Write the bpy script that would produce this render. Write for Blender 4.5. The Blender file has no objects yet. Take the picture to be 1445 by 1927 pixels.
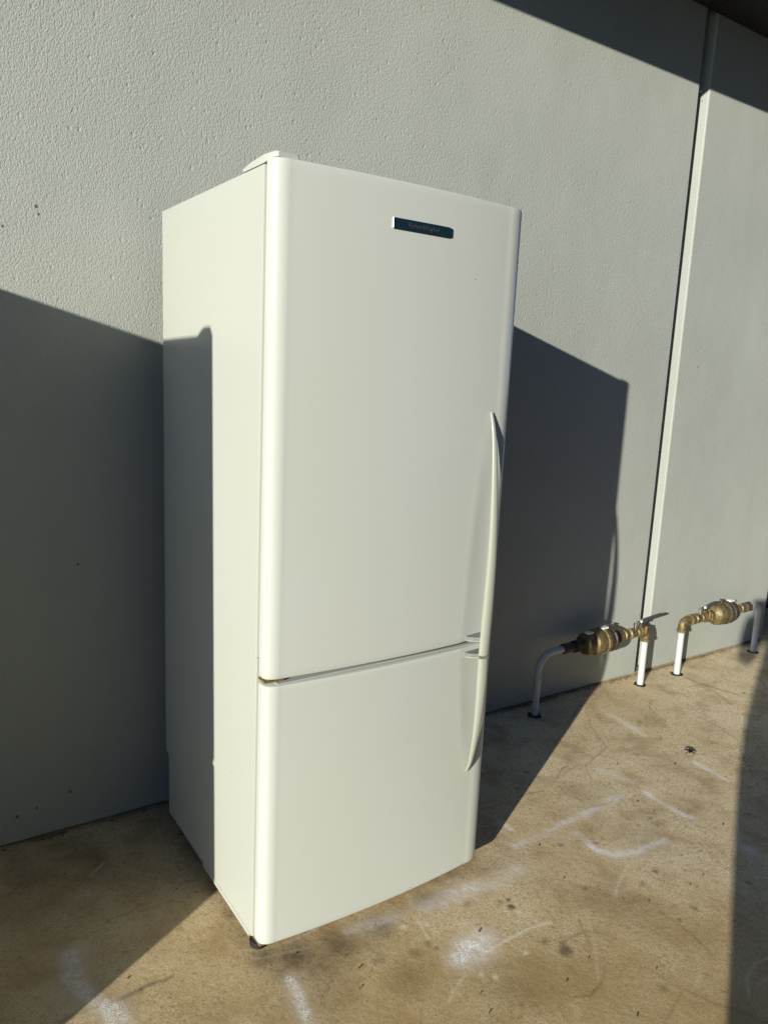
import bpy, bmesh, math, random
import numpy as np
from mathutils import Vector, Matrix
random.seed(7); rng = np.random.default_rng(7)
S = bpy.context.scene
COL = S.collection
# ------------------------------------------------------------------ camera
PW, PH, PF = 1445.0, 1927.0, 1423.16          # photograph size and focal length in its pixels
CAM = Vector((-0.7656, -2.0750, 1.3043))
pitch, yaw, roll = -0.1800, 0.5931, 0.0460
f0 = Vector((math.sin(yaw), math.cos(yaw), 0)); r0 = Vector((math.cos(yaw), -math.sin(yaw), 0)); Z = Vector((0, 0, 1))
FWD = f0*math.cos(pitch) + Z*math.sin(pitch); u0 = Z*math.cos(pitch) - f0*math.sin(pitch)
RGT = r0*math.cos(roll) + u0*math.sin(roll); UPV = u0*math.cos(roll) - r0*math.sin(roll)
cd = bpy.data.cameras.new('camera'); cam = bpy.data.objects.new('camera', cd); COL.objects.link(cam)
cd.sensor_fit = 'VERTICAL'; cd.sensor_height = 36.0; cd.lens = PF/PH*36.0
cd.clip_start = 0.02; cd.clip_end = 500
m = Matrix((RGT, UPV, -FWD)).transposed().to_4x4(); m.translation = CAM
cam.matrix_world = m; S.camera = cam
S.render.resolution_x = 767; S.render.resolution_y = 1024
# ------------------------------------------------------------------ sky, sun, exposure
SUND = Vector((0.85407, 0.46002, -0.24280)).normalized()      # the way the light travels
elev = math.asin(-SUND.z)
w = bpy.data.worlds.new('World'); S.world = w; w.use_nodes = True
nt = w.node_tree; bg = nt.nodes['Background']
sk = nt.nodes.new('ShaderNodeTexSky'); sk.sky_type = 'NISHITA'; sk.sun_disc = False
sk.sun_elevation = elev; sk.sun_rotation = math.atan2(-SUND.x, -SUND.y)
sk.altitude = 3000; sk.air_density = 0.55; sk.dust_density = 0.0; sk.ozone_density = 3.0
nt.links.new(sk.outputs[0], bg.inputs[0]); bg.inputs[1].default_value = 0.15
sl = bpy.data.lights.new('sun', 'SUN'); sl.energy = 5.0; sl.angle = math.radians(0.5); sl.color = (1.0, 0.97, 0.87)
so = bpy.data.objects.new('sun', sl); COL.objects.link(so)
so.rotation_euler = SUND.to_track_quat('-Z', 'Y').to_euler(); so.location = (-6, -5, 5)
S.view_settings.view_transform = 'Standard'; S.view_settings.look = 'None'
S.view_settings.exposure = 0.40; S.view_settings.gamma = 1.0; S.view_settings.use_curve_mapping = False
S.render.engine = 'CYCLES'

# ------------------------------------------------------------------ helpers
def px(u, v, axis=2, val=0.0):
    """photograph pixel -> point on the plane where coordinate `axis` equals val (floor, wall ...)"""
    d = FWD + RGT*((u - PW/2)/PF) - UPV*((v - PH/2)/PF)
    t = (val - CAM[axis])/d[axis]
    return CAM + d*t
def tag(o, label=None, cat=None, group=None, kind=None):
    for k, v in (('label', label), ('category', cat), ('group', group), ('kind', kind)):
        if v: o[k] = v
    return o
def empty(name, loc=(0, 0, 0), rz=0.0):
    o = bpy.data.objects.new(name, None); COL.objects.link(o); o.location = loc; o.rotation_euler = (0, 0, rz); o.empty_display_size = .1
    return o
def obj(name, bm, mat, parent=None, smooth=None):
    bmesh.ops.recalc_face_normals(bm, faces=bm.faces[:])
    if smooth is not None:
        a = math.radians(smooth)
        for f in bm.faces: f.smooth = True
        for e in bm.edges:
            if len(e.link_faces) == 2 and e.calc_face_angle(0) > a: e.smooth = False
    me = bpy.data.meshes.new(name); bm.to_mesh(me); bm.free()
    for mm in (mat if isinstance(mat, (list, tuple)) else [mat]): me.materials.append(mm)
    o = bpy.data.objects.new(name, me); COL.objects.link(o)
    if parent: o.parent = parent
    return o
def box(bm, x0, x1, y0, y1, z0, z1, bev=0.0, seg=2):
    r = bmesh.ops.create_cube(bm, size=1.0)
    vs = r['verts']
    for v in vs:
        v.co = Vector((x0 if v.co.x < 0 else x1, y0 if v.co.y < 0 else y1, z0 if v.co.z < 0 else z1))
    if bev > 0:
        es = list({e for v in vs for e in v.link_edges})
        bmesh.ops.bevel(bm, geom=es, offset=bev, segments=seg, profile=.5, affect='EDGES')
    return bm
def B(*a, **k):
    return box(bmesh.new(), *a, **k)
def tube(bm, pts, rad, seg=12, ellipse=None, caps=True):
    """sweep a round or oval section along pts; rad: number or list; ellipse: (axis, ratio) keeps one section axis"""
    n = len(pts); pts = [Vector(p) for p in pts]
    rings = []
    up = None
    for i in range(n):
        t = (pts[min(i+1, n-1)] - pts[max(i-1, 0)]).normalized()
        if ellipse: a = (Vector(ellipse[0]) - t*t.dot(Vector(ellipse[0]))).normalized()
        else:
            if up is None: up = Vector((0, 1, 0)) if abs(t.y) < .9 else Vector((1, 0, 0))
            a = (up - t*t.dot(up)).normalized(); up = a
        b = t.cross(a)
        r = rad[i] if isinstance(rad, (list, tuple)) else rad
        ra, rb = (r, r*ellipse[1]) if ellipse else (r, r)
        rings.append([bm.verts.new(pts[i] + a*ra*math.cos(2*math.pi*k/seg) + b*rb*math.sin(2*math.pi*k/seg)) for k in range(seg)])
    for i in range(n-1):
        for k in range(seg):
            bm.faces.new((rings[i][k], rings[i][(k+1) % seg], rings[i+1][(k+1) % seg], rings[i+1][k]))
    if caps: bm.faces.new(rings[0]); bm.faces.new(rings[-1])
    return bm
def lathe(bm, prof, o, axis='x', seg=24, ph=0.0):
    """turn prof [(s, r)...] about an axis through o"""
    rings = []
    for s, r in prof:
        ring = []
        for k in range(seg):
            c, q = r*math.cos(2*math.pi*k/seg+ph), r*math.sin(2*math.pi*k/seg+ph)
            p = {'x': (s, c, q), 'y': (c, s, q), 'z': (c, q, s)}[axis]
            ring.append(bm.verts.new(Vector(o) + Vector(p)))
        rings.append(ring)
    for i in range(len(rings)-1):
        for k in range(seg):
            bm.faces.new((rings[i][k], rings[i][(k+1) % seg], rings[i+1][(k+1) % seg], rings[i+1][k]))
    bm.faces.new(rings[0]); bm.faces.new(rings[-1])
    return bm
# ---- materials
def mat(name, col, rough=.5, metal=0.0, spec=.5):
    mt = bpy.data.materials.new(name); mt.use_nodes = True
    p = mt.node_tree.nodes['Principled BSDF']
    p.inputs['Base Color'].default_value = (*col, 1); p.inputs['Roughness'].default_value = rough
    p.inputs['Metallic'].default_value = metal; p.inputs['Specular IOR Level'].default_value = spec
    return mt
class N:
    """small node-building helper"""
    def __init__(s, mt): s.t = mt.node_tree; s.p = s.t.nodes['Principled BSDF']
    def n(s, ty, **k):
        x = s.t.nodes.new(ty)
        for a, b in k.items(): setattr(x, a, b)
        return x
    def l(s, a, b): s.t.links.new(a, b)
    def coord(s, scale=(1, 1, 1), rot=(0, 0, 0)):
        tc = s.n('ShaderNodeTexCoord'); mp = s.n('ShaderNodeMapping'); mp.inputs['Scale'].default_value = scale; mp.inputs['Rotation'].default_value = rot
        s.l(tc.outputs['Object'], mp.inputs['Vector']); return mp.outputs[0]
    def noise(s, vec, scale, detail=3, rough=.55, dist=0.0):
        x = s.n('ShaderNodeTexNoise'); x.inputs['Scale'].default_value = scale; x.inputs['Detail'].default_value = detail
        x.inputs['Roughness'].default_value = rough; x.inputs['Distortion'].default_value = dist; s.l(vec, x.inputs['Vector']); return x.outputs[0]
    def ramp(s, v, stops):
        x = s.n('ShaderNodeValToRGB'); e = x.color_ramp.elements
        while len(e) < len(stops): e.new(.5)
        for i, (a, c) in enumerate(stops):
            e[i].position = a; e[i].color = (c, c, c, 1) if isinstance(c, (int, float)) else (*c, 1)
        s.l(v, x.inputs[0]); return x.outputs[0]
    def mix(s, f, a, b, mode='MIX'):
        x = s.n('ShaderNodeMix', data_type='RGBA', blend_type=mode)
        for i, v in ((0, f), (6, a), (7, b)):
            if isinstance(v, (int, float)): x.inputs[i].default_value = v if i == 0 else (v, v, v, 1)
            elif isinstance(v, tuple): x.inputs[i].default_value = (*v, 1)
            else: s.l(v, x.inputs[i])
        return x.outputs[2]
    def math(s, op, a, b=0.0):
        x = s.n('ShaderNodeMath', operation=op)
        for i, v in ((0, a), (1, b)):
            if isinstance(v, (int, float)): x.inputs[i].default_value = v
            else: s.l(v, x.inputs[i])
        return x.outputs[0]
    def bump(s, h, strength, dist, prev=None):
        x = s.n('ShaderNodeBump'); x.inputs['Strength'].default_value = strength; x.inputs['Distance'].default_value = dist
        s.l(h, x.inputs['Height'])
        if prev is not None: s.l(prev, x.inputs['Normal'])
        return x.outputs[0]
    def attr(s, name):
        x = s.n('ShaderNodeAttribute'); x.attribute_name = name; return x.outputs['Fac']

def make_wall_mat():
    mt = mat('painted_precast', (.56, .57, .53), .62, 0, .35); b = N(mt)
    c = b.coord((1, 1, .72))
    big = b.noise(b.coord((1, 1, 1)), 1.1, 4)
    mid = b.noise(b.coord((1, 1, .5)), 9, 4)
    col = b.mix(b.ramp(big, [(.3, 0), (.72, 1)]), (.350, .366, .325), (.402, .418, .375))
    col = b.mix(b.ramp(mid, [(.62, 0), (.85, .35)]), col, (.33, .335, .295))
    drip = b.noise(b.coord((1, 1, .10)), 6.5, 4, .6)
    col = b.mix(b.ramp(drip, [(.55, 0), (.78, .38)]), col, (.335, .340, .285))
    sp = b.noise(b.coord((1, 1, 1)), 60, 2)
    col = b.mix(b.ramp(sp, [(.77, 0), (.80, .5)]), col, (.2, .2, .18))
    b.l(col, b.p.inputs['Base Color'])
    # rolled-on texture coat: worm-like ridges about 8 mm apart with scattered pits
    n1 = b.noise(c, 235, 2, .5, .4)
    r1 = b.ramp(n1, [(.30, 0), (.47, .55), (.62, 1)])
    n2 = b.noise(c, 110, 2, .5)
    vo = b.n('ShaderNodeTexVoronoi', feature='F1'); vo.inputs['Scale'].default_value = 55; b.l(c, vo.inputs['Vector'])
    pit = b.ramp(vo.outputs['Distance'], [(.05, 0), (.16, 1)])
    vp = b.n('ShaderNodeTexVoronoi', feature='F1'); vp.inputs['Scale'].default_value = 46; b.l(b.coord((1, 1, .8)), vp.inputs['Vector'])
    deep = b.math('MULTIPLY', b.ramp(vp.outputs['Distance'], [(.10, 0), (.22, 1)]), 1.0)
    sel = b.ramp(vp.outputs['Color'], [(.40, 0), (.44, 1)])
    sel = b.math('SUBTRACT', 1.0, b.ramp(vp.outputs['Color'], [(.30, 1), (.34, 0)]))
    deep = b.math('MAXIMUM', deep, sel)
    h = b.math('ADD', b.math('ADD', b.math('MULTIPLY', deep, .7), b.math('MULTIPLY', r1, .6)), b.math('ADD', b.math('MULTIPLY', n2, .8), b.math('MULTIPLY', pit, .3)))
    tc2 = b.n('ShaderNodeTexCoord'); sx = b.n('ShaderNodeSeparateXYZ'); b.l(tc2.outputs['Object'], sx.inputs[0])
    thick = b.ramp(b.math('ADD', b.math('MULTIPLY', sx.outputs[0], .30), b.math('ADD', .25, b.math('MULTIPLY', b.math('SUBTRACT', big, .5), .6))), [(.50, 1.0), (1.0, .55)])
    h = b.math('MULTIPLY', h, thick)
    nb = b.bump(h, .62, .0021)
    nb = b.bump(b.noise(b.coord(), 3.0, 2), .25, .02, nb)
    b.l(nb, b.p.inputs['Normal'])
    return mt
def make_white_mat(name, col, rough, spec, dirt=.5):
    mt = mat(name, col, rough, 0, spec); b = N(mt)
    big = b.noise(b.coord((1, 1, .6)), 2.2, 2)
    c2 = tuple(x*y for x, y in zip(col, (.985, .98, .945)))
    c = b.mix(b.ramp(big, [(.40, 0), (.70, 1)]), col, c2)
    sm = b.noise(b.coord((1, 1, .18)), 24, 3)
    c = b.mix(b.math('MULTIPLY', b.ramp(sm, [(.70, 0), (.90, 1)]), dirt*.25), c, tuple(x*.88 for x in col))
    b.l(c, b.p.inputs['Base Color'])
    b.l(b.ramp(b.noise(b.coord(), 5, 2), [(.3, max(rough-.03, .05)), (.75, rough+.05)]), b.p.inputs['Roughness'])
    b.l(b.bump(b.noise(b.coord(), 2.0, 0), .06, .010), b.p.inputs['Normal'])
    return mt
def make_brass(name, c1, c2, rough=.42, metal=.85):
    mt = mat(name, c1, rough, metal, .5); b = N(mt)
    n = b.noise(b.coord(), 55, 4, .6)
    b.l(b.mix(b.ramp(n, [(.36, 0), (.66, 1)]), c1, c2), b.p.inputs['Base Color'])
    b.l(b.ramp(b.noise(b.coord(), 120, 3), [(.3, rough-.12), (.7, rough+.2)]), b.p.inputs['Roughness'])
    b.l(b.bump(b.noise(b.coord(), 180, 3), .3, .0015), b.p.inputs['Normal'])
    return mt
def make_pipe_mat():
    mt = mat('white_pipe_paint', (.50, .515, .505), .45, 0, .4); b = N(mt)
    n = b.noise(b.coord((1, 1, .4)), 42, 4)
    b.l(b.mix(b.ramp(n, [(.66, 0), (.70, 1)]), (.50, .515, .505), (.18, .155, .125)), b.p.inputs['Base Color'])
    b.l(b.bump(n, .2, .002), b.p.inputs['Normal'])
    return mt
def make_ground_mat():
    mt = mat('stained_concrete', (.4, .33, .22), .75, 0, .35); b = N(mt)
    c = b.coord()
    big = b.noise(c, 1.3, 5, .6, .4); mid = b.noise(c, 7, 5, .62, .3); fin = b.noise(c, 60, 4, .65); gr = b.noise(c, 330, 2, .6)
    col = b.mix(b.ramp(big, [(.32, 0), (.68, 1)]), (.66, .50, .27), (.86, .72, .47))
    col = b.mix(b.ramp(mid, [(.34, .75), (.52, 0)]), col, (.47, .345, .185))
    col = b.mix(b.ramp(mid, [(.56, 0), (.76, .6)]), col, (.86, .75, .54))
    col = b.mix(b.ramp(fin, [(.30, .55), (.46, 0)]), col, (.27, .19, .10))
    col = b.mix(b.ramp(fin, [(.60, 0), (.80, .5)]), col, (.74, .65, .47))
    col = b.mix(b.ramp(gr, [(.39, .7), (.50, 0)]), col, (.25, .175, .09))
    br = b.attr('brown'); col = b.mix(b.math('MULTIPLY', br, b.ramp(mid, [(.25, 1), (.8, .55)])), col, (.37, .245, .095))
    po = b.n('ShaderNodeTexVoronoi', feature='F1'); po.inputs['Scale'].default_value = 95; b.l(c, po.inputs['Vector'])
    pore = b.math('MULTIPLY', b.ramp(po.outputs['Distance'], [(.10, 1), (.20, 0)]), b.ramp(po.outputs['Color'], [(.66, 0), (.72, .8)]))
    col = b.mix(pore, col, (.17, .115, .06))
    # traffic stains, painted floor shade and spray-paint marks live in vertex attributes
    st = b.attr('stain_shade'); lt = b.attr('light'); pa = b.attr('paint')
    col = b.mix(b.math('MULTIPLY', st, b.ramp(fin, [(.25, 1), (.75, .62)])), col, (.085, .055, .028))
    col = b.mix(lt, col, (.75, .68, .52))
    speck = b.ramp(b.math('ADD', gr, b.math('MULTIPLY', fin, .5)), [(.64, 1), (.84, .12)])
    pm = b.math('MULTIPLY', pa, speck)
    col = b.mix(pm, col, (.88, .90, .91))
    b.l(col, b.p.inputs['Base Color'])
    b.l(b.ramp(mid, [(.3, .58), (.7, .85)]), b.p.inputs['Roughness'])
    h = b.math('ADD', b.math('MULTIPLY', gr, .35), b.math('ADD', fin, b.math('MULTIPLY', mid, 1.6)))
    b.l(b.bump(h, .42, .0026), b.p.inputs['Normal'])
    return mt
M = {}
M['wall'] = make_wall_mat()
M['ground'] = make_ground_mat()
M['fridge'] = make_white_mat('white_enamel_sun_toned', (.400, .412, .366), .20, .4)  # cabinet toned darker than the doors to offset strong sun on its side
M['door'] = make_white_mat('white_door_skin_lifted', (.515, .530, .478), .16, .3)  # doors kept lighter than the cabinet to lift the weaker light in front
M['handle'] = make_white_mat('yellowed_plastic', (.340, .348, .285), .30, .5, 1.0)
M['cap'] = make_white_mat('white_plastic', (.44, .455, .41), .35, .45)
M['gasket'] = mat('grey_gasket', (.33, .34, .32), .6)
M['liner'] = mat('pale_liner', (.42, .43, .42), .5)
M['shade_grey'] = mat('shade_grey_plastic', (.20, .20, .185), .5)  # grey stands in for shade in the finger recess
M['black'] = mat('black_plastic', (.018, .018, .02), .5)
M['rubber'] = mat('black_sealant', (.014, .013, .012), .8)
M['hinge'] = make_brass('yellow_zinc', (.33, .25, .07), (.18, .13, .05), .5, .5)
M['badge'] = mat('dark_badge', (.012, .035, .055), .16, .35, .8)
M['badge_edge'] = mat('bright_trim', (.82, .83, .84), .18, 1.0)
M['letter'] = mat('chrome_lettering', (.30, .33, .36), .30, .9)
M['brass'] = make_brass('weathered_brass', (.27, .205, .092), (.115, .090, .045), .50, .55)
M['bronze'] = make_brass('dark_bronze', (.11, .085, .05), (.05, .04, .026), .6, .4)
M['darkfit'] = make_brass('blackened_fitting', (.035, .03, .024), (.09, .06, .035), .55, .5)
M['pipe'] = make_pipe_mat()
M['lever'] = mat('grey_steel', (.06, .062, .064), .5, .3)
M['chrome'] = mat('bright_steel', (.72, .72, .70), .22, 1.0)
M['orange'] = make_brass('orange_sleeve', (.50, .29, .07), (.26, .15, .05), .5, .1)
M['white_tag'] = mat('white_plastic_tag', (.78, .79, .78), .4)
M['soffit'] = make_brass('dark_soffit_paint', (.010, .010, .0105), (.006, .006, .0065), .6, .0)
M['opening'] = make_brass('dark_roller_steel', (.020, .022, .025), (.012, .012, .014), .5, .0)
M['caulk'] = mat('joint_sealant', (.10, .10, .095), .8)
M['leaf'] = make_brass('dry_leaf_brown', (.05, .03, .018), (.02, .014, .01), .7, 0)
M['grit'] = mat('grit', (.09, .07, .05), .9)

# ------------------------------------------------------------------ ground
def seg_dist(X, Y, a, b_):
    ax, ay = a; bx_, by = b_; dx, dy = bx_-ax, by-ay
    t = np.clip(((X-ax)*dx + (Y-ay)*dy)/(dx*dx+dy*dy+1e-12), 0, 1)
    return np.hypot(X-ax-t*dx, Y-ay-t*dy), t
def value_noise(X, Y, s, seed):
    r = np.random.default_rng(seed).random((256, 256))
    u, v = X*s, Y*s; i, j = np.floor(u).astype(int), np.floor(v).astype(int); a, b_ = u-i, v-j
    a = a*a*(3-2*a); b_ = b_*b_*(3-2*b_); g = lambda p, q: r[p % 256, q % 256]
    return (g(i, j)*(1-a)+g(i+1, j)*a)*(1-b_) + (g(i, j+1)*(1-a)+g(i+1, j+1)*a)*b_
def build_ground():
    fx = np.concatenate([[-80, -30, -12, -5, -2.4, -1.3], np.arange(-0.85, 3.35, .0045), [3.8, 5, 8, 14, 30, 80]])
    fy = np.concatenate([[-80, -30, -12, -6, -3.5, -2.2], np.arange(-1.60, .03, .0045), [.3, 1.2]])
    X, Y = np.meshgrid(fx, fy); nx, ny = len(fx), len(fy)
    Zc = (value_noise(X, Y, 2.2, 1)-.5)*.0035 + (value_noise(X, Y, 9, 2)-.5)*.0014
    fine = (X > -.86) & (X < 3.36) & (Y > -1.62)
    Zc = np.where(fine, Zc, 0) - .001
    paint = np.zeros_like(X); stain_shade = np.zeros_like(X); light = np.zeros_like(X)
    wob = (value_noise(X, Y, 22, 5)-.5)*.016; wob2 = (value_noise(X, Y, 55, 6)-.5)*.006
    def stroke(arr, pts, wpx, k, soft=1.0, taper=False):
        P = [px(*p) for p in pts]
        dmin = np.full_like(X, 9.0)
        for a, b_ in zip(P[:-1], P[1:]):
            d, t = seg_dist(X+wob*soft, Y+wob2*soft, (a.x, a.y), (b_.x, b_.y)); dmin = np.minimum(dmin, d)
        mid = P[len(P)//2]
        wm = wpx*.5*(Vector((mid.x, mid.y, 0))-CAM).length/PF*1.15
        v = k*(np.exp(-(dmin/wm)**3*1.2) if arr is paint else np.exp(-(dmin/wm)**2*.9))
        if arr is paint: v = np.maximum(v, .35*k*np.exp(-(dmin/wm)**2*.45))
        if arr is paint: v = v*np.clip(.25+1.15*value_noise(X, Y, 16, 31)+.35*(value_noise(X, Y, 60, 32)-.5), 0, 1.15)
        np.maximum(arr, v, out=arr)
    def blob(arr, c, rx, k, asp=1.0):
        p = px(*c); r = rx*(Vector((p.x, p.y, 0))-CAM).length/PF
        d = np.hypot((X+wob-p.x), (Y+wob2-p.y)*asp)
        fall = np.exp(-(d/r)**4*1.1) if (arr is stain_shade and rx < 15) else np.exp(-(d/r)**2*1.1)
        np.maximum(arr, k*fall, out=arr)
    # white spray-paint set-out marks
    stroke(paint, [(655, 1752), (740, 1724), (800, 1703)], 22, .38)
    stroke(paint, [(800, 1703), (870, 1676), (930, 1655), (975, 1636)], 30, .62)
    stroke(paint, [(660, 1750), (760, 1718), (850, 1684)], 10, .35)
    stroke(paint, [(968, 1592), (1010, 1575), (1060, 1549)], 15, .55)
    stroke(paint, [(1060, 1549), (1110, 1527), (1165, 1497)], 15, .7)
    stroke(paint, [(1212, 1490), (1255, 1515), (1298, 1537)], 11, .95)
    stroke(paint, [(1086, 1568), (1104, 1587), (1128, 1600), (1158, 1609)], 12, .85)
    stroke(paint, [(1158, 1609), (1200, 1602), (1252, 1580)], 15, .75)
    stroke(paint, [(1130, 1449), (1178, 1468)], 18, .5)
    stroke(paint, [(1306, 1434), (1340, 1450), (1368, 1468)], 10, .85)
    stroke(paint, [(1142, 1343), (1180, 1362), (1214, 1384)], 10, .7)
    stroke(paint, [(938, 1548), (958, 1561)], 12, .7)
    blob(paint, (889, 1782), 34, 1.2, 1.2); blob(paint, (868, 1802), 26, 1.0, 1.2); blob(paint, (908, 1765), 22, .9)
    blob(paint, (1409, 1597), 16, .6)
    stroke(paint, [(543, 1842), (562, 1880), (592, 1935)], 17, .95)
    stroke(paint, [(128, 1800), (140, 1842), (182, 1880), (245, 1940)], 32, .85)
    for c in [(905, 1833), (936, 1836), (992, 1790), (803, 1737), (760, 1742)]: blob(light, c, 5, .8)
    # dark spots, oil, rust and darker patches along the fridge's front edge
    for c, r, k in [((1062, 1789), 14, .9), ((1060, 1778), 9, .7), ((963, 1705), 7.5, 1.0), ((958, 1692), 5, 1.0), ((942, 1696), 7, .45), ((880, 1699), 7, .5), ((801, 1776), 8, .6), ((782, 1793), 12, .45), ((712, 1806), 14, .45),
                    ((560, 1800), 40, .9), ((640, 1782), 40, .85), ((715, 1745), 34, .75), ((600, 1815), 60, .6), ((800, 1690), 26, .55), ((530, 1830), 26, .55), ((700, 1770), 30, .4), ((500, 1800), 22, .7), ((600, 1860), 60, .4), ((760, 1830), 40, .35), ((450, 1700), 16, .55), ((430, 1720), 14, .4), ((845, 1640), 20, .6), ((820, 1655), 16, .5), ((1180, 1700), 50, .22), ((960, 1860), 60, .25), ((180, 1870), 30, .3), ((1233, 1545), 16, .3)]: blob(stain_shade, c, r, k)
    stroke(stain_shade, [(225, 1883), (270, 1858), (322, 1838)], 7, .75)
    stroke(stain_shade, [(110, 1925), (160, 1900), (240, 1878)], 8, .45)
    stroke(stain_shade, [(1292, 1276), (1330, 1290), (1392, 1308)], 4, .6, .3)
    stroke(stain_shade, [(1010, 1310), (1060, 1318), (1120, 1306)], 5, .25, .5)
    stroke(stain_shade, [(978, 1500), (1000, 1492), (1020, 1490)], 4, .5, .4)
    stroke(stain_shade, [(1050, 1462), (1058, 1445), (1070, 1440)], 3, .5, .4)
    stroke(light, [(912, 1792), (960, 1764), (1000, 1744), (1036, 1734)], 4, .7, .3)
    stroke(light, [(1098, 1712), (1115, 1760), (1124, 1800), (1124, 1845)], 4, .2, .35)
    stroke(light, [(1150, 1552), (1175, 1546), (1210, 1545)], 4, .4, .3)
    stroke(light, [(1262, 1617), (1290, 1610), (1306, 1610)], 4, .5, .3)
    stroke(light, [(785, 1728), (795, 1745), (805, 1765)], 4, .4, .3)
    # wandering hairline cracks
    rc = np.random.default_rng(23)
    for (x, y, a, L) in ((-.62, -.42, .35, .9), (-.3, -.20, 2.6, .4), (1.15, -.55, .8, .55), (.55, -1.02, -.2, .8), (1.9, -.35, -.5, .9), (1.35, -.28, 1.1, .3), (.25, -1.25, .9, .5)):
        pts = [(x, y)]
        for _ in range(int(L/.035)):
            a += rc.normal(0, .33); x += .035*math.cos(a); y += .035*math.sin(a); pts.append((x, y))
        d = np.full_like(X, 9.)
        for p, q_ in zip(pts[:-1], pts[1:]):
            ii = np.where((fx > min(p[0], q_[0])-.02) & (fx < max(p[0], q_[0])+.02))[0]; jj = np.where((fy > min(p[1], q_[1])-.02) & (fy < max(p[1], q_[1])+.02))[0]
            if len(ii) < 2 or len(jj) < 2: continue
            sl_ = np.s_[jj[0]:jj[-1]+1, ii[0]:ii[-1]+1]; d[sl_] = np.minimum(d[sl_], seg_dist(X[sl_], Y[sl_], p, q_)[0])
        np.maximum(stain_shade, .55*np.exp(-(d/.0030)**2)*np.clip(value_noise(X, Y, 9, 41)*1.8-.3, 0, 1), out=stain_shade)
    # dragged-pallet scratches, light and dark
    r = np.random.default_rng(11)
    for i in range(120):
        x, y = r.uniform(-.6, 3.0), r.uniform(-1.45, -.05); a = r.uniform(-.5, 1.4); L = r.uniform(.03, .22); bend = r.uniform(-.6, .6)
        pts = [(x+L*s*math.cos(a+bend*s), y+L*s*math.sin(a+bend*s)) for s in (0, .33, .66, 1)]
        x0, x1 = min(p[0] for p in pts)-.05, max(p[0] for p in pts)+.05
        ii = np.where((fx > x0) & (fx < x1))[0]; y0, y1 = min(p[1] for p in pts)-.05, max(p[1] for p in pts)+.05; jj = np.where((fy > y0) & (fy < y1))[0]
        if len(ii) < 2 or len(jj) < 2: continue
        sl_ = np.s_[jj[0]:jj[-1]+1, ii[0]:ii[-1]+1]
        d = np.full_like(X[sl_], 9.)
        for p, q_ in zip(pts[:-1], pts[1:]): d = np.minimum(d, seg_dist(X[sl_], Y[sl_], p, q_)[0])
        arr = light if r.random() < .5 else stain_shade
        arr[sl_] = np.maximum(arr[sl_], r.uniform(.18, .5)*np.exp(-(d/.0033)**2))
    for i in range(130):
        x, y = r.uniform(-.7, 3.1), r.uniform(-1.5, -.02); rr = r.uniform(.004, .011); d = np.hypot(X-x, Y-y)
        np.maximum(stain_shade, r.uniform(.3, .85)*np.exp(-(d/rr)**2), out=stain_shade)
    # broad brown wear under and in front of the fridge, dirt along the foot of the wall, shade painted into the left floor
    brown = np.clip(1.15*np.exp(-(((X-.05)/1.0)**2 + ((Y+1.35)/.62)**2)) + .55*np.exp(-(((X+.45)/.7)**2 + ((Y+.25)/.5)**2)), 0, 1)*(.35+.95*value_noise(X, Y, 4.2, 9)*.7+.35*value_noise(X, Y, 13, 10))
    brown = np.where(fine, np.clip(brown, 0, .92), 0)
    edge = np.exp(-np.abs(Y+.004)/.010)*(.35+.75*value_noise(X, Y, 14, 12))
    stain_shade = np.maximum(stain_shade, np.clip(np.where(fine & (Y > -.3), edge, 0), 0, .9))
    grime_shade = np.exp(-(np.abs(Y)/.38)**1.6)*np.clip(value_noise(X, Y, 4.5, 15)*.75+value_noise(X, Y, 17, 16)*.5-.28, 0, 1)*np.clip((.95-X)/.9, 0, 1)*1.1  # patchy grime with the left floor's shade deepened in the colour
    stain_shade = np.maximum(stain_shade, np.where(fine, np.clip(grime_shade, 0, .8), 0))
    co = np.stack([X, Y, Zc], -1).reshape(-1, 3)
    idx = np.arange(nx*ny).reshape(ny, nx)
    fa = np.stack([idx[:-1, :-1], idx[:-1, 1:], idx[1:, 1:], idx[1:, :-1]], -1).reshape(-1, 4)
    me = bpy.data.meshes.new('ground'); me.vertices.add(len(co)); me.vertices.foreach_set('co', co.ravel())
    me.loops.add(fa.size); me.loops.foreach_set('vertex_index', fa.ravel().astype(np.int32))
    me.polygons.add(len(fa)); me.polygons.foreach_set('loop_start', np.arange(0, fa.size, 4, dtype=np.int32)); me.polygons.foreach_set('loop_total', np.full(len(fa), 4, np.int32))
    me.update(); me.validate()
    for nm, ar in (('paint', paint), ('stain_shade', stain_shade), ('light', light), ('brown', brown)):
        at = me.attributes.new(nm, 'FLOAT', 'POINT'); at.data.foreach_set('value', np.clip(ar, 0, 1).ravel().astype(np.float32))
    me.polygons.foreach_set('use_smooth', np.ones(len(fa), bool))
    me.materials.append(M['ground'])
    o = bpy.data.objects.new('ground', me); COL.objects.link(o)
    return tag(o, kind='structure')
build_ground()

def make_asphalt():
    mt = mat('low_bounce_asphalt', (.045, .045, .046), .85); b = N(mt); n = b.noise(b.coord(), 70, 4)
    b.l(b.mix(b.ramp(n, [(.3, 0), (.7, 1)]), (.03, .03, .031), (.065, .064, .062)), b.p.inputs['Base Color']); b.l(b.bump(n, .6, .004), b.p.inputs['Normal'])
    return mt
M['low_bounce_asphalt'] = make_asphalt()
tag(obj('low_bounce_driveway', B(-79, 79, -79, -1.57, -.02, .0045), M['low_bounce_asphalt']), kind='structure')  # unseen dark paving added close in to cut light bounced off the ground
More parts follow.
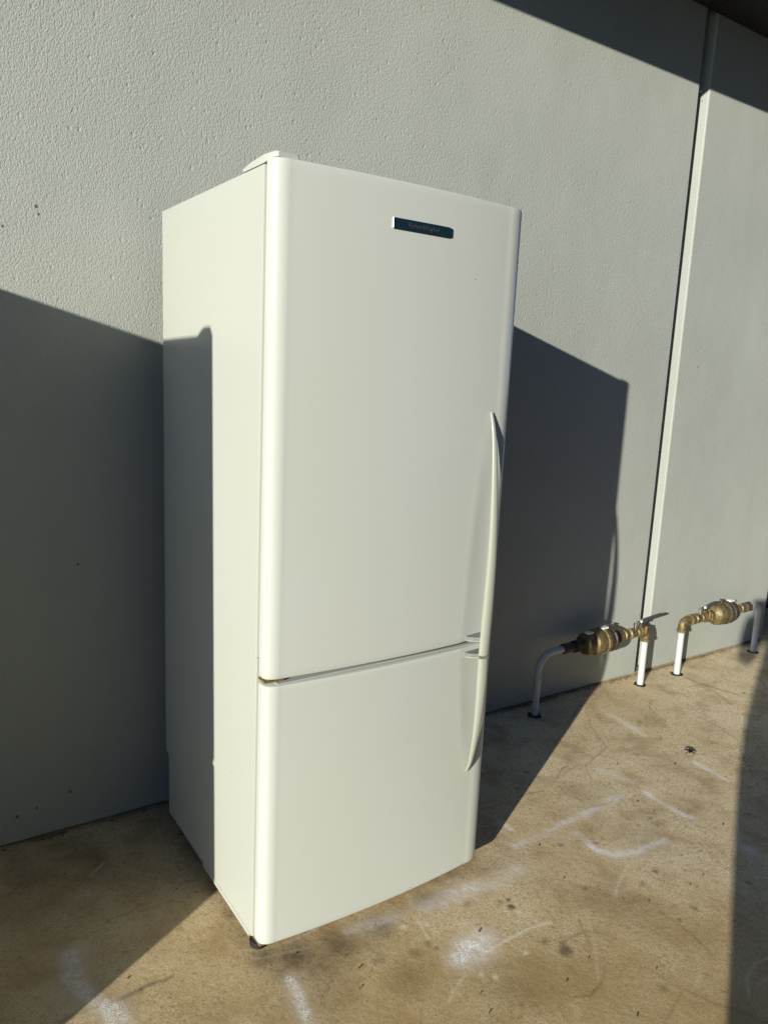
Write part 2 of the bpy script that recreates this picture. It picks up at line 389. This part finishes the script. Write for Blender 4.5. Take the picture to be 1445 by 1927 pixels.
# ------------------------------------------------------------------ building: precast panels, canopy, opening
JX0, JX1, WEND = 2.062, 2.130, 3.105
bld = empty('warehouse_building', (0, 0, 0))
tag(bld, 'pale grey precast warehouse wall with rough rolled paint and a dark canopy', 'building')
TOP = 4.2
obj('wall_panel', B(-9.0, JX0, 0, .18, .006, TOP, .004), M['wall'], bld)
obj('wall_panel', B(JX1, WEND, 0, .18, .006, TOP, .006), M['wall'], bld)
obj('wall_panel', B(6.2, 14.0, 0, .18, .006, TOP, .006), M['wall'], bld)
obj('wall_panel', B(WEND+.001, 6.199, .002, .178, 2.9, TOP), M['wall'], bld)
obj('joint_sealant', B(JX0-.02, JX1+.02, .052, .12, -.02, TOP-.01), M['caulk'], bld)
obj('seam_filler', B(-9.0, WEND-.01, .020, .16, -.02, .02), M['caulk'], bld)
rd = empty('roller_door'); rd.parent = bld
for k in range(38):
    z = .0 + k*.08
    if z < 2.9: obj('slat', B(WEND-.02, 6.22, .30, .318, z+.001, z+.079, .006, 1), M['opening'], rd)
obj('reveal', B(6.2, 6.3, .181, .40, 0, 3.2), M['wall'], bld)
obj('reveal', B(WEND-.12, WEND-.022, .181, .40, 0, 3.2), M['opening'], bld)
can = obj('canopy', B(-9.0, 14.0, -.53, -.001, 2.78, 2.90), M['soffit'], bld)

# unseen building added opposite to block sky light from that side
op = empty('sky_blocker_unit', (4.0, -9.5, 0))
tag(op, 'unseen dark clad building with roller doors, added opposite to block sky light', 'building')
M['clad'] = make_brass('blocker_cladding', (.06, .065, .07), (.045, .05, .055), .6, 0)
obj('wall', B(-12, 24, -8, 0, 0, 7.5), M['clad'], op)
obj('roof', B(-12.3, 24.3, -8.3, .4, 7.501, 7.7), M['soffit'], op)
for k in range(5):
    obj('roller_door', B(-9+k*6, -5.5+k*6, .001, .05, 0, 3.6), M['opening'], op)
# ------------------------------------------------------------------ refrigerator
FW, FDC, FDF = .634, .604, .657
CABZ0, CABZ1, DTOP, DBOT, SPLIT_U, SPLIT_L = .035, 1.684, 1.690, .040, .6665, .6525
def sstep(a, b_, x):
    t = min(max((x-a)/(b_-a), 0), 1); return t*t*(3-2*t)
def door_profile():
    """plan outline of a door, left back corner round the front to the right back corner: x, y, inward normal"""
    yb, ys = -(FDC+.013), -(FDF-.026)
    aL, aR, bq = .034, .050, .022
    P = [(0.0, yb), (0.0, (yb+ys)/2)]
    for i in range(15):
        t = i/14*math.pi/2; P.append((aL*(1-math.cos(t)), ys - bq*math.sin(t)))
    nf = 64
    xe, xs = FW-aR, aL
    for i in range(1, nf):
        s = i/nf; x = xs+(xe-xs)*s
        P.append((x, ys-bq - .0125*(1-(2*s-1)**2)))
    for i in range(17):
        t = (1-i/16)*math.pi/2; P.append((FW-aR*(1-math.cos(t)), ys - bq*math.sin(t)))
    P += [(FW, (yb+ys)/2), (FW, yb)]
    return P
def scoop(x, z, up):
    """shallow hand recess behind each handle"""
    if up: t = (1.235-z)/(1.235-SPLIT_U)
    else: t = (z-.305)/(SPLIT_L-.305)
    if t <= 0: return 0.0
    t = min(t, 1); xl = .566-.050*t**.6; xr = .612
    if x <= xl or x >= xr: return 0.0
    c = (x-xl)/(xr-xl)
    return .0030*sstep(0, .55, t)*math.sin(min(c/.62, 1)*math.pi/2)*sstep(1.0, .72, c)
def make_door(name, z0, z1, up, parent):
    P = door_profile(); n = len(P)
    nr = []
    for i in range(n):
        a, b_ = P[max(i-1, 0)], P[min(i+1, n-1)]; t = Vector((b_[0]-a[0], b_[1]-a[1], 0)).normalized(); nr.append(Vector((-t.y, t.x, 0)))   # inward
    rows = [(z0, .0045), (z0+.0008, .0022), (z0+.002, .0008), (z0+.0045, 0)]
    K = 70
    rows += [(z0+.0045+(z1-z0-.009)*k/K, 0) for k in range(1, K)]
    rows += [(z1-.0045, 0), (z1-.002, .0008), (z1-.0008, .0022), (z1, .0045)]
    bm = bmesh.new(); R = []
    for z, ins in rows:
        R.append([bm.verts.new(Vector((P[i][0], P[i][1], z)) + nr[i]*ins + (Vector((0, scoop(P[i][0], z, up), 0)) if 17 < i < n-8 else Vector())) for i in range(n)])
    for a, b_ in zip(R[:-1], R[1:]):
        for i in range(n-1): bm.faces.new((a[i], a[i+1], b_[i+1], b_[i]))
        bm.faces.new((a[n-1], a[0], b_[0], b_[n-1]))
    bm.faces.new(R[0]); bm.faces.new(R[-1])
    return obj(name, bm, M['door'], parent, 40)
def make_handle(parent, up):
    """slim bowed grip: tapers to a point on the door face, stands off furthest near the gap between the doors"""
    if up: zt, ze, prof = 1.228, .640, [(0, -.004), (.04, .006), (.12, .014), (.25, .0225), (.42, .030), (.6, .033), (.8, .031), (1, .027)]
    else:  zt, ze, prof = .316, .632, [(0, -.004), (.06, .006), (.2, .014), (.4, .0225), (.6, .0265), (.8, .028), (1, .027)]
    pts, rad = [], []
    for k in range(41):
        s = k/40
        for (a, va), (b_, vb) in zip(prof[:-1], prof[1:]):
            if a <= s <= b_: t = (s-a)/(b_-a); v = va+(vb-va)*t; break
        pts.append(v)
    for _ in range(6): pts = [pts[0]] + [(pts[i-1]+2*pts[i]+pts[i+1])/4 for i in range(1, 40)] + [pts[-1]]
    path = []
    for k in range(41):
        s = k/40; path.append((.5645+.001*math.sin(s*math.pi*.5), -(FDF-.0+pts[k]+.004), zt+(ze-zt)*s)); rad.append(.0040+.0112*min(1, (s/.8))**.75)
    bm = tube(bmesh.new(), path, rad, 16, ((1, 0, 0), .62))
    h = obj('handle', bm, M['handle'], parent, 45)
    # short arm that ties the free end back to the door, recess shade painted as grey on top with a pale lip under it
    za = SPLIT_U+.012 if up else SPLIT_L-.016
    yo = -(FDF+.026)
    for dz0, dz1, grow, mm in ((-.0035, .0045, 0.0, 'shade_grey'), (-.0062, -.0036, .0012, 'handle')):
        sec = [(.531-grow, -(FDF+.007)), (.541-grow, -(FDF+.016+grow)), (.556, yo-grow), (.572, yo), (.590, -(FDF+.004)), (.590, -(FDF-.012)), (.535, -(FDF-.012))]
        bm = bmesh.new()
        lo = [bm.verts.new((x, y, za+dz0)) for x, y in sec]; hi = [bm.verts.new((x, y, za+dz1)) for x, y in sec]
        bm.faces.new(lo); bm.faces.new(hi)
        for i in range(len(sec)): j = (i+1) % len(sec); bm.faces.new((lo[i], lo[j], hi[j], hi[i]))
        obj('handle_arm', bm, M[mm], parent)
def make_fridge(loc, rz, front_raise=0.0, cap=-.505):
    R = empty('refrigerator', loc, rz)
    # cabinet: folded steel wrap with rounded front edge, stepped in at the lower back for the compressor
    out = [(0, -.004), (.003, -.0005), (.02, 0), (FW-.02, 0), (FW-.003, -.0005), (FW, -.004), (FW, -FDC+.006), (FW-.002, -FDC+.002), (FW-.007, -FDC), (.007, -FDC), (.002, -FDC+.002), (0, -FDC+.006)]
    bm = bmesh.new()
    def ring(z, cut=0.0, ins=0.0):
        return [bm.verts.new((min(max(x, ins), FW-ins), min(max(y, -FDC+ins), -cut-ins), z)) for x, y in out]
    rs = [ring(CABZ0, .030), ring(CABZ0+.175, .030), ring(CABZ0+.185, 0), ring(CABZ1-.003), ring(CABZ1-.0008, 0, .001), ring(CABZ1, 0, .003)]
    n = len(out)
    for a, b_ in zip(rs[:-1], rs[1:]):
        for i in range(n): j = (i+1) % n; bm.faces.new((a[i], a[j], b_[j], b_[i]))
    bm.faces.new(rs[0]); bm.faces.new(rs[-1])
    bmesh.ops.remove_doubles(bm, verts=bm.verts[:], dist=1e-5)
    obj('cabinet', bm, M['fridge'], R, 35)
    obj('base_rail', B(-.0016, .018, -FDC+.015, -.30, CABZ0-.008, CABZ0+.004, .001), M['cap'], R)
    obj('compressor_tray', B(.03, FW-.03, -.24, -.012, CABZ0+.002, .20, .006), M['black'], R)
    # magnetic gaskets fill the slot between cabinet and doors
    for z0, z1 in ((SPLIT_U+.006, CABZ1-.004), (DBOT+.008, SPLIT_L-.008)):
        obj('door_gasket', B(.010, FW-.010, -FDC-.0135, -FDC+.0005, z0, z1, .0015, 1), M['gasket'], R)
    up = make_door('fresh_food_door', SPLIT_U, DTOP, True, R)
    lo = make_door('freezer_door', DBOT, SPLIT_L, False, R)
    make_handle(up, True); make_handle(lo, False)
    # pale lip along the freezer door top
    obj('top_lip', B(.030, FW-.05, -FDF+.012, -FDC-.014, SPLIT_L-.002, SPLIT_L+.0012, .001), M['liner'], lo)
    # badge with raised lettering
    yb_ = lambda x: -(FDF-.026+.022+.0125*(1-(2*((x-.034)/(FW-.084))-1)**2))
    bx0, bx1, bz0, bz1 = .258, .410, 1.5955, 1.6170
    bm = bmesh.new(); cs = []
    rr = .004
    K = 14
    top, bot = [], []
    for k in range(K+1):
        x = bx0+(bx1-bx0)*k/K; ins = rr*.5 if k in (K,) else 0
        top.append((x, bz1-ins)); bot.append((x, bz0+ins))
    outl = top + bot[::-1]
    fr = [bm.verts.new((x, yb_(x)-.0022, z)) for x, z in outl]; bk = [bm.verts.new((x, yb_(x)+.002, z)) for x, z in outl]
    bm.faces.new(fr) if False else None
    for k in range(K): bm.faces.new((fr[k], fr[k+1], fr[2*K+1-k-1], fr[2*K+1-k]))
    for i in range(len(outl)): j = (i+1) % len(outl); bm.faces.new((fr[i], fr[j], bk[j], bk[i]))
    badge = obj('badge', bm, M['badge'], R, 50)
    obj('badge_end', B(bx0-.0028, bx0-.0002, yb_(bx0)-.0026, yb_(bx0)+.001, bz0+.0015, bz1-.0005, .0004, 1), M['badge_edge'], badge)
    cu = bpy.data.curves.new('lettering', 'FONT'); cu.body = 'Fisher&Paykel'; cu.size = .0132; cu.extrude = .0005; cu.align_x = 'CENTER'; cu.align_y = 'CENTER'
    to = bpy.data.objects.new('tmp', cu); COL.objects.link(to); bpy.context.view_layer.update()
    me = bpy.data.meshes.new_from_object(to.evaluated_get(bpy.context.evaluated_depsgraph_get())); bpy.data.objects.remove(to)
    wd = max(v.co.x for v in me.vertices)-min(v.co.x for v in me.vertices)
    sc = .078/wd
    for v in me.vertices:
        x = .334+v.co.x*sc; v.co = Vector((x, yb_(x)-.0027-v.co.z, 1.6062+v.co.y*sc))
    me.materials.clear(); me.materials.append(M['letter']); me.name = 'lettering'
    lt = bpy.data.objects.new('lettering', me); COL.objects.link(lt); lt.parent = badge
    # top hinge cover
    bm = bmesh.new()
    prof = [(cap, .0012, .0085), (cap-.003, .0012, .0105), (cap*.6-.595*.4, .0012, .0155), (-.600, .0012, .0190), (-.632, .0075, .0195), (-.640, .0080, .0175)]
    L_, R_ = [], []
    for y, lo_, hi_ in prof:
        xi = .0 if y > -.61 else (.006 if y > -.635 else .012)
        L_.append([bm.verts.new((xi, y, CABZ1+lo_)), bm.verts.new((xi, y, CABZ1+hi_-.003)), bm.verts.new((xi+.004, y, CABZ1+hi_)), bm.verts.new((.060-xi, y, CABZ1+hi_)), bm.verts.new((.066-xi, y, CABZ1+hi_-.004)), bm.verts.new((.066-xi, y, CABZ1+lo_))])
    for a, b_ in zip(L_[:-1], L_[1:]):
        for i in range(6): j = (i+1) % 6; bm.faces.new((a[i], a[j], b_[j], b_[i]))
    bm.faces.new(L_[0]); bm.faces.new(L_[-1])
    obj('hinge_cover', bm, M['cap'], R, 50)
    # middle and bottom hinges, yellow zinc
    obj('hinge', B(.004, .050, -FDF+.020, -FDC+.002, SPLIT_L+.0035, SPLIT_L+.0075, .001, 1), M['hinge'], R)
    hb = obj('hinge', lathe(bmesh.new(), [(SPLIT_L+.002, .0075), (SPLIT_U+.004, .0075)], (.020, -FDF+.034, 0), 'z', 14), M['hinge'], R, 40)
    obj('hinge', B(.004, .052, -FDF+.022, -FDC+.030, DBOT-.010, DBOT-.004, .001, 1), M['hinge'], R)
    obj('hinge_clip', B(-.0012, .003, -FDC-.0075, -FDC-.001, .672, .705, .0008, 1), M['cap'], R)
    # adjustable feet and rear rollers
    for x in (.024, FW-.024):
        obj('foot', lathe(bmesh.new(), [(-.002-front_raise, .021), (.012-front_raise, .021), (.015-front_raise, .014), (CABZ0+.01, .014)], (x, -FDC+.016, 0), 'z', 16), M['black'], R, 40)
        obj('roller', lathe(bmesh.new(), [(-.012, .017), (.012, .017)], (x, -.10, .0165), 'x', 16), M['black'], R, 40)
        obj('roller_bracket', B(x-.018, x+.018, -.125, -.075, .026, CABZ0+.004, .001, 1), M['black'], R)
    obj('front_rail', B(.02, FW-.02, -FDC+.055, -FDC+.075, .012, CABZ0+.002, .002, 1), M['black'], R)
    return R
fr = make_fridge((-.1344, -.0732, 0), .0064)
tag(fr, 'tall white upright refrigerator with bottom freezer and bowed handles against the wall', 'refrigerator')
# a second fridge, out of frame to the left, mirrored hinge: its shadow lies on the first one's side and on the wall
fr2 = make_fridge((-1.254, -.424, 0), 0.0, .012, -.570)
fr2.scale = (-1, 1, .997); fr2.rotation_euler = (math.radians(-1.4), 0, 0)
tag(fr2, 'second white refrigerator leaning back a little, door hinges mirrored, off to the sunny side', 'refrigerator')

def chip(parent, p, r, axis, mt, seed, name):
    q = random.Random(seed); bm = bmesh.new(); n = 9; ring = []
    for k in range(n):
        a = 2*math.pi*k/n; rr = r*q.uniform(.6, 1.3); d = (rr*math.cos(a), rr*math.sin(a)*1.3)
        ring.append(bm.verts.new(Vector(p) + (Vector((d[0], 0, d[1])) if axis == 1 else Vector((0, d[0], d[1])))))
    f = bm.faces.new(ring); e = bmesh.ops.extrude_face_region(bm, geom=[f])
    off = Vector((0, -.0005, 0)) if axis == 1 else Vector((-.0004, 0, 0))
    for v_ in [g for g in e['geom'] if isinstance(g, bmesh.types.BMVert)]: v_.co += off
    o = obj(name, bm, M[mt], parent); return o
def on_door(x): return -(FDF-.026+.022+.0125*(1-(2*((x-.034)/(FW-.084))-1)**2))
for i, (u, v_, r) in enumerate([(895, 525, .8), (770, 1672, .7)]):
    p = px(u, v_, 1, -.0732-FDF-.006) - fr.location; chip(fr, (p.x, on_door(p.x)-.0001, p.z), r*.0014, 1, 'caulk', 40+i, 'paint_chip')
for i, (u, v_, r, mm) in enumerate([(435, 1455, .9, 'caulk'), (411, 1356, .6, 'caulk'), (447, 1136, 1.2, 'liner'), (452, 1142, 1.0, 'liner')]):
    p = px(u, v_, 0, -.1344) - fr.location; chip(fr, (-.0001, p.y, p.z), r*.0013, 0, mm, 60+i, 'paint_chip')
for i, (u, v_, r) in enumerate([(68, 388, 4), (73, 403, 2.5), (147, 1062, 3), (33, 1537, 4), (70, 1520, 3), (133, 1490, 3), (5, 425, 3), (1318, 172, 2.5), (1312, 690, 2)]):
    p = px(u, v_, 1, 0.0); chip(bld, p, r*.62*(p-CAM).length/PF, 1, 'caulk', i, 'wall_chip')
# ------------------------------------------------------------------ water valve assemblies in front of the wall
PY_, PR, HZ = -.091, .0142, .253
def riser(root, x, z1, z0=-.015):
    return obj('riser_pipe', tube(bmesh.new(), [(x, PY_, z0), (x, PY_, z1)], PR, 18), M['pipe'], root, 50)
def collar(root, x, seed):
    r = random.Random(seed); bm = bmesh.new(); n = 22; c = bm.verts.new((x, PY_, .0035)); ring = []
    for k in range(n):
        a = 2*math.pi*k/n; q = .026+r.uniform(-.004, .007); ring.append(bm.verts.new((x+q*math.cos(a), PY_+q*.9*math.sin(a), .0015)))
    for k in range(n): bm.faces.new((c, ring[k], ring[(k+1) % n]))
    ext = bmesh.ops.extrude_face_region(bm, geom=bm.faces[:])
    for v in [e for e in ext['geom'] if isinstance(e, bmesh.types.BMVert)]: v.co.z -= .008
    obj('floor_collar', bm, M['rubber'], root)
def fit(root, name, prof, m_, seg=20, ph=0.0, sm=38):
    return obj(name, lathe(bmesh.new(), prof, (0, PY_, HZ), 'x', seg, ph), M[m_], root, sm)
def hexnut(root, x0, x1, r, m_='bronze'):
    c = .003; return fit(root, 'hex_nut', [(x0, r-.004), (x0+c, r), (x1-c, r), (x1, r-.004)], m_, 6, math.pi/6, 20)
def elbow(root, x, m_, left, r=.019):
    s = 1 if left else -1; R_ = .024; pts = []
    for k in range(9):
        a = k/8*math.pi/2; pts.append((x+s*R_*(1-math.cos(a)), PY_, HZ-R_+R_*math.sin(a)))
    bm = tube(bmesh.new(), [(x, PY_, HZ-.048)]+pts+[(x+s*.045, PY_, HZ)], r, 18)
    e = obj('elbow', bm, M[m_], root, 45)
    obj('elbow_bead', lathe(bmesh.new(), [(HZ-.050, r+.001), (HZ-.047, r+.004), (HZ-.039, r+.004), (HZ-.036, r+.001)], (x, PY_, 0), 'z', 18), M[m_], e, 40)
    return e
def ball_valve(root, x, lever_to, seedm='brass'):
    v = fit(root, 'ball_valve', [(x-.034, .018), (x-.030, .022), (x-.016, .022), (x-.013, .0245), (x, .0275), (x+.013, .0245), (x+.016, .022), (x+.030, .022), (x+.034, .018)], seedm)
    obj('stem', lathe(bmesh.new(), [(HZ+.02, .010), (HZ+.034, .010), (HZ+.035, .006), (HZ+.046, .006)], (x, PY_, 0), 'z', 12), M['bronze'], v, 40)
    d = 1 if lever_to > x else -1
    pts = [(x-d*.016, HZ+.043), (x+d*.012, HZ+.043), (x+d*.028, HZ+.052), (lever_to-d*.03, HZ+.058), (lever_to, HZ+.061)]
    bm = bmesh.new(); A = []
    for i, (xx, zz) in enumerate(pts):
        wv = (.011, .011, .009, .010, .009)[i]
        A.append([bm.verts.new((xx, PY_-wv, zz-.0018)), bm.verts.new((xx, PY_+wv, zz-.0018)), bm.verts.new((xx, PY_+wv, zz+.0018)), bm.verts.new((xx, PY_-wv, zz+.0018))])
    for a, b_ in zip(A[:-1], A[1:]):
        for i in range(4): j = (i+1) % 4; bm.faces.new((a[i], a[j], b_[j], b_[i]))
    bm.faces.new(A[0]); bm.faces.new(A[-1])
    obj('lever', bm, M['lever'], v)
    obj('lever_nut', lathe(bmesh.new(), [(HZ+.045, .009), (HZ+.053, .009), (HZ+.055, .006)], (x, PY_, 0), 'z', 6), M['chrome'], v)
    obj('tag_plate', B(x-.004, x+.008, PY_-.0285, PY_-.0260, HZ-.004, HZ+.030, .0008, 1), M['orange'], v)
    obj('test_port', lathe(bmesh.new(), [(HZ+.018, .008), (HZ+.036, .008), (HZ+.037, .010), (HZ+.046, .010), (HZ+.049, .006)], (x-.042, PY_-.004, 0), 'z', 12), M['chrome'], v, 40)
    return v
def tag_clip(root, x, z):
    bm = bmesh.new(); box(bm, x-.017, x+.017, PY_-.020, PY_+.004, z-.003, z+.004, .001, 1)
    obj('white_tag', bm, M['white_tag'], root)
# assembly beside the fridge (partly in its shadow)
a1 = empty('water_valve_assembly', (0, 0, 0))
XA, XB = 1.336, 1.984
pts = [(XA, PY_, -.015), (XA, PY_, HZ-.075)]
for k in range(1, 12):
    a = k/11*math.pi/2; pts.append((XA+.07*(1-math.cos(a)), PY_, HZ-.07+.07*math.sin(a)))
pts.append((1.478, PY_, HZ))
obj('bent_pipe', tube(bmesh.new(), pts, PR, 18), M['pipe'], a1, 50)
fit(a1, 'coupling', [(1.462, .017), (1.465, .0205), (1.505, .0205), (1.508, .019), (1.530, .019)], 'darkfit')
hexnut(a1, 1.528, 1.572, .028, 'darkfit')
fit(a1, 'valve_body', [(1.568, .020), (1.578, .022), (1.582, .036), (1.588, .043), (1.600, .047), (1.612, .047), (1.618, .041), (1.626, .041), (1.632, .050), (1.644, .0535), (1.676, .0535), (1.684, .050), (1.686, .056), (1.699, .056), (1.701, .050)], 'brass', 28)
fit(a1, 'valve_bonnet', [(1.7015, .0505), (1.706, .0535), (1.718, .0535), (1.722, .049), (1.730, .049), (1.734, .0535), (1.746, .052), (1.754, .042), (1.757, .024)], 'darkfit', 28)
fit(a1, 'union_ring', [(1.7575, .030), (1.760, .034), (1.767, .034), (1.769, .022), (1.777, .022), (1.779, .031), (1.786, .031), (1.788, .021)], 'darkfit', 28)
hexnut(a1, 1.7885, 1.818, .0265, 'brass')
fit(a1, 'coupling', [(1.818, .0175), (1.830, .0175), (1.833, .0225), (1.842, .0225), (1.845, .0175), (1.864, .0175), (1.868, .0235), (1.879, .0235), (1.882, .0175), (1.915, .0175)], 'brass')
ball_valve(a1, 1.946, 2.085)
elbow(a1, XB, 'brass', False); riser(a1, XB, HZ-.044)
tag_clip(a1, 1.604, HZ+.049); tag_clip(a1, 1.692, HZ+.058)
obj('test_port', lathe(bmesh.new(), [(HZ+.046, .007), (HZ+.060, .007), (HZ+.061, .009), (HZ+.066, .009)], (1.726, PY_, 0), 'z', 12), M['bronze'], a1, 40)
collar(a1, XA, 1); collar(a1, XB, 2)
tag(a1, 'brass backflow valve on white pipes with a bent white riser beside the fridge', 'valve', 'valve assemblies along the wall')
# assembly further along the wall
a2 = empty('water_valve_assembly', (0, 0, 0))
XC, XD = 2.246, 2.872
elbow(a2, XC, 'brass', True, .0195); riser(a2, XC, HZ-.044)
hexnut(a2, 2.292, 2.318, .028, 'brass')
fit(a2, 'coupling', [(2.317, .0175), (2.330, .0175), (2.334, .023), (2.344, .023), (2.348, .0175), (2.385, .0175)], 'brass')
ball_valve(a2, 2.408, 2.50)
hexnut(a2, 2.438, 2.468, .027, 'brass')
fit(a2, 'valve_body', [(2.466, .024), (2.470, .030), (2.474, .033), (2.482, .047), (2.492, .052), (2.512, .054), (2.530, .053), (2.534, .050), (2.546, .051)], 'brass', 12)
fit(a2, 'valve_bonnet', [(2.547, .052), (2.552, .0565), (2.566, .0565), (2.570, .053), (2.578, .053), (2.582, .0565), (2.594, .055), (2.612, .049), (2.622, .038), (2.628, .028)], 'bronze', 32)
hexnut(a2, 2.627, 2.662, .028, 'brass')
fit(a2, 'coupling', [(2.660, .0175), (2.694, .0175), (2.698, .0225), (2.710, .0225), (2.713, .0175), (2.738, .0175)], 'brass')
hexnut(a2, 2.736, 2.775, .027, 'bronze')
pts = [(2.768, PY_, HZ)]
for k in range(0, 10):
    a = k/9*math.pi/2; pts.append((XD-.05+.05*math.sin(a), PY_, HZ-.05+.05*math.cos(a)))
pts.append((XD, PY_, -.015))
obj('bent_pipe', tube(bmesh.new(), pts, PR, 18), M['pipe'], a2, 50)
tag_clip(a2, 2.598, HZ+.056)
obj('test_port', lathe(bmesh.new(), [(HZ+.048, .007), (HZ+.062, .007), (HZ+.063, .009), (HZ+.068, .009)], (2.535, PY_, 0), 'z', 12), M['bronze'], a2, 40)
collar(a2, XC, 3); collar(a2, XD, 4)
tag(a2, 'brass backflow valve with brass elbow and orange tag beyond the wall joint', 'valve', 'valve assemblies along the wall')

# ------------------------------------------------------------------ dry leaf and grit on the concrete
def dry_leaf():
    c = px(1297, 1418); R = empty('dry_leaf', (c.x, c.y, .002), .4)
    tag(R, 'small curled dark dry leaf lying on the sunlit concrete', 'leaf')
    r = random.Random(3)
    for k in range(5):
        a = k*1.3+r.uniform(-.3, .3); L = r.uniform(.014, .024); bm = bmesh.new()
        rows = []
        for i in range(5):
            s = i/4; wv = .0055*math.sin(math.pi*(.12+.8*s)); cx, cy, cz = L*s*math.cos(a+s*.6), L*s*math.sin(a+s*.6), .002+.010*s*(1.2-s)+.002*(k % 2)
            nx_, ny_ = -math.sin(a), math.cos(a)
            rows.append([bm.verts.new((cx+nx_*wv, cy+ny_*wv, cz+.003)), bm.verts.new((cx, cy, cz)), bm.verts.new((cx-nx_*wv, cy-ny_*wv, cz+.004))])
        for p, q_ in zip(rows[:-1], rows[1:]):
            for i in range(2): bm.faces.new((p[i], p[i+1], q_[i+1], q_[i]))
        bmesh.ops.solidify(bm, geom=bm.faces[:], thickness=.0006)
        obj('lobe', bm, M['leaf'], R)
    obj('stalk', tube(bmesh.new(), [(0, 0, .004), (-.012, .004, .006), (-.026, .010, .003)], .0009, 6), M['leaf'], R)
dry_leaf()
def grit():
    r = random.Random(5); bm = bmesh.new()
    for i in range(330):
        if i < 150: x, y = r.uniform(-.6, 3.0), -abs(r.gauss(0, .012))-.003
        else: x, y = r.uniform(-.6, 3.0), r.uniform(-1.5, -.03)
        s = r.uniform(.0010, .0028) * (1.4 if i < 150 else 1)
        vs = bmesh.ops.create_icosphere(bm, subdivisions=1, radius=s)['verts']
        k = (r.uniform(.6, 1.6), r.uniform(.6, 1.4), r.uniform(.4, .9))
        for v in vs: v.co = Vector((x+v.co.x*k[0], y+v.co.y*k[1], .0008+v.co.z*k[2]))
    tag(obj('grit', bm, M['grit']), 'dark grit and crumbs scattered over the concrete', 'grit', kind='stuff')
grit()

# ------------------------------------------------------------------ the person taking the picture (behind the camera; only the shadow shows)
def photographer():
    base = Vector((CAM.x, CAM.y, 0))
    P = lambda a, b_, z: base + r0*a + f0*b_ + Z*z
    root = empty('person', P(-.01, -.42, 0))
    tag(root, 'person in dark trousers and grey shirt holding up a phone with both hands', 'person')
    V, Ed, Rd = [], [], []
    def v(p, r, par=None):
        V.append(P(*p)); Rd.append(r if isinstance(r, tuple) else (r, r))
        if par is not None: Ed.append((par, len(V)-1))
        return len(V)-1
    pel = v((-.05, -.42, .95), (.165, .11)); sp = v((-.04, -.42, 1.13), (.150, .105), pel); ch = v((-.01, -.41, 1.33), (.155, .105), sp)
    nb = v((-.01, -.41, 1.45), (.07, .065), ch); nk = v((-.01, -.40, 1.51), .052, nb); jaw = v((-.01, -.375, 1.575), (.066, .08), nk); hd = v((-.01, -.37, 1.66), (.075, .092), jaw); cr = v((-.01, -.375, 1.725), (.052, .065), hd)
    v((-.01, -.275, 1.625), .012, jaw)
    for s in (-1, 1):
        sh = v((-.01+s*.175, -.41, 1.41), .062, ch); el = v((-.02+s*.180, -.27, 1.08), .045, sh); wr = v((-.025+s*.085, -.075, 1.155), .029, el); pm = v((-.025+s*.055, -.030, 1.185), (.026, .018), wr)
        for k in range(4):
            z = 1.215-.021*k; k1 = v((-.025+s*.052, -.004, z), .0095, pm); k2 = v((-.025+s*.040, .010, z+.002), .0088, k1); v((-.025+s*.022, .006, z+.003), .0078, k2)
        t1 = v((-.025+s*.045, -.040, 1.21), .011, pm); v((-.025+s*.025, -.036, 1.235), .0095, t1)
        hip = v((-.045+s*.100, -.42, .86), .105, pel); kn = v((.0+s*.100, -.40, .47), .060, hip); an = v((-.01+s*.115, -.43, .085), .042, kn)
        hl = v((-.01+s*.115, -.45, .035), .036, an); v((-.01+s*.135, -.25, .032), (.042, .028), an)
    me = bpy.data.meshes.new('body'); me.from_pydata([tuple(a) for a in V], Ed, [])
    o = bpy.data.objects.new('body', me); COL.objects.link(o)
    sk_ = o.modifiers.new('skin', 'SKIN'); sk_.use_smooth_shade = True
    ss = o.modifiers.new('sub', 'SUBSURF'); ss.levels = ss.render_levels = 1
    for i, sv in enumerate(me.skin_vertices[0].data): sv.radius = Rd[i]; sv.use_root = (i == 0)
    bpy.context.view_layer.update()
    m2 = bpy.data.meshes.new_from_object(o.evaluated_get(bpy.context.evaluated_depsgraph_get()))
    o.modifiers.clear(); o.data = m2; m2.name = 'body'
    m2.materials.clear()
    for nm, c in (('skin', (.42, .27, .19)), ('grey_shirt', (.12, .13, .14)), ('dark_trousers', (.025, .027, .035)), ('shoe', (.02, .018, .016))): m2.materials.append(mat(nm, c, .7))
    pb = base - f0*.42
    for f in m2.polygons:
        c = f.center; fw = (c-base).dot(f0)
        f.material_index = 0 if (c.z > 1.50 or fw > -.16 and c.z > 1.0) else 1 if c.z > .93 else 2 if c.z > .08 else 3
        f.use_smooth = True
    o.parent = root; o.matrix_parent_inverse = Matrix.Translation(-root.location)
    bm = bmesh.new(); bmesh.ops.create_icosphere(bm, subdivisions=3, radius=1)
    bmesh.ops.delete(bm, geom=[q for q in bm.verts if q.co.z < -.15 and q.co.y > -.2 or q.co.z < -.6], context='VERTS')
    for q in bm.verts: q.co = Vector((q.co.x*.092, q.co.y*.105, q.co.z*.098))
    hr = obj('hair', bm, mat('dark_hair', (.02, .014, .01), .6), root, 60)
    hr.location = P(-.01, -.385, 1.675)-root.location; hr.rotation_euler = (0, 0, -yaw)
    # phone: lens at the camera position, body hanging down and to the user's left, just behind the lens plane
    ph = obj('phone', B(-.063, .013, -.148, .014, -.017, -.009, .003, 2), mat('black_phone', (.015, .015, .017), .25))
    ph.matrix_world = Matrix((RGT, UPV, FWD)).transposed().to_4x4() if False else cam.matrix_world @ Matrix.Scale(-1, 4, (0, 0, 1))
    tag(ph, 'black phone held up in both hands', 'phone')
photographer()
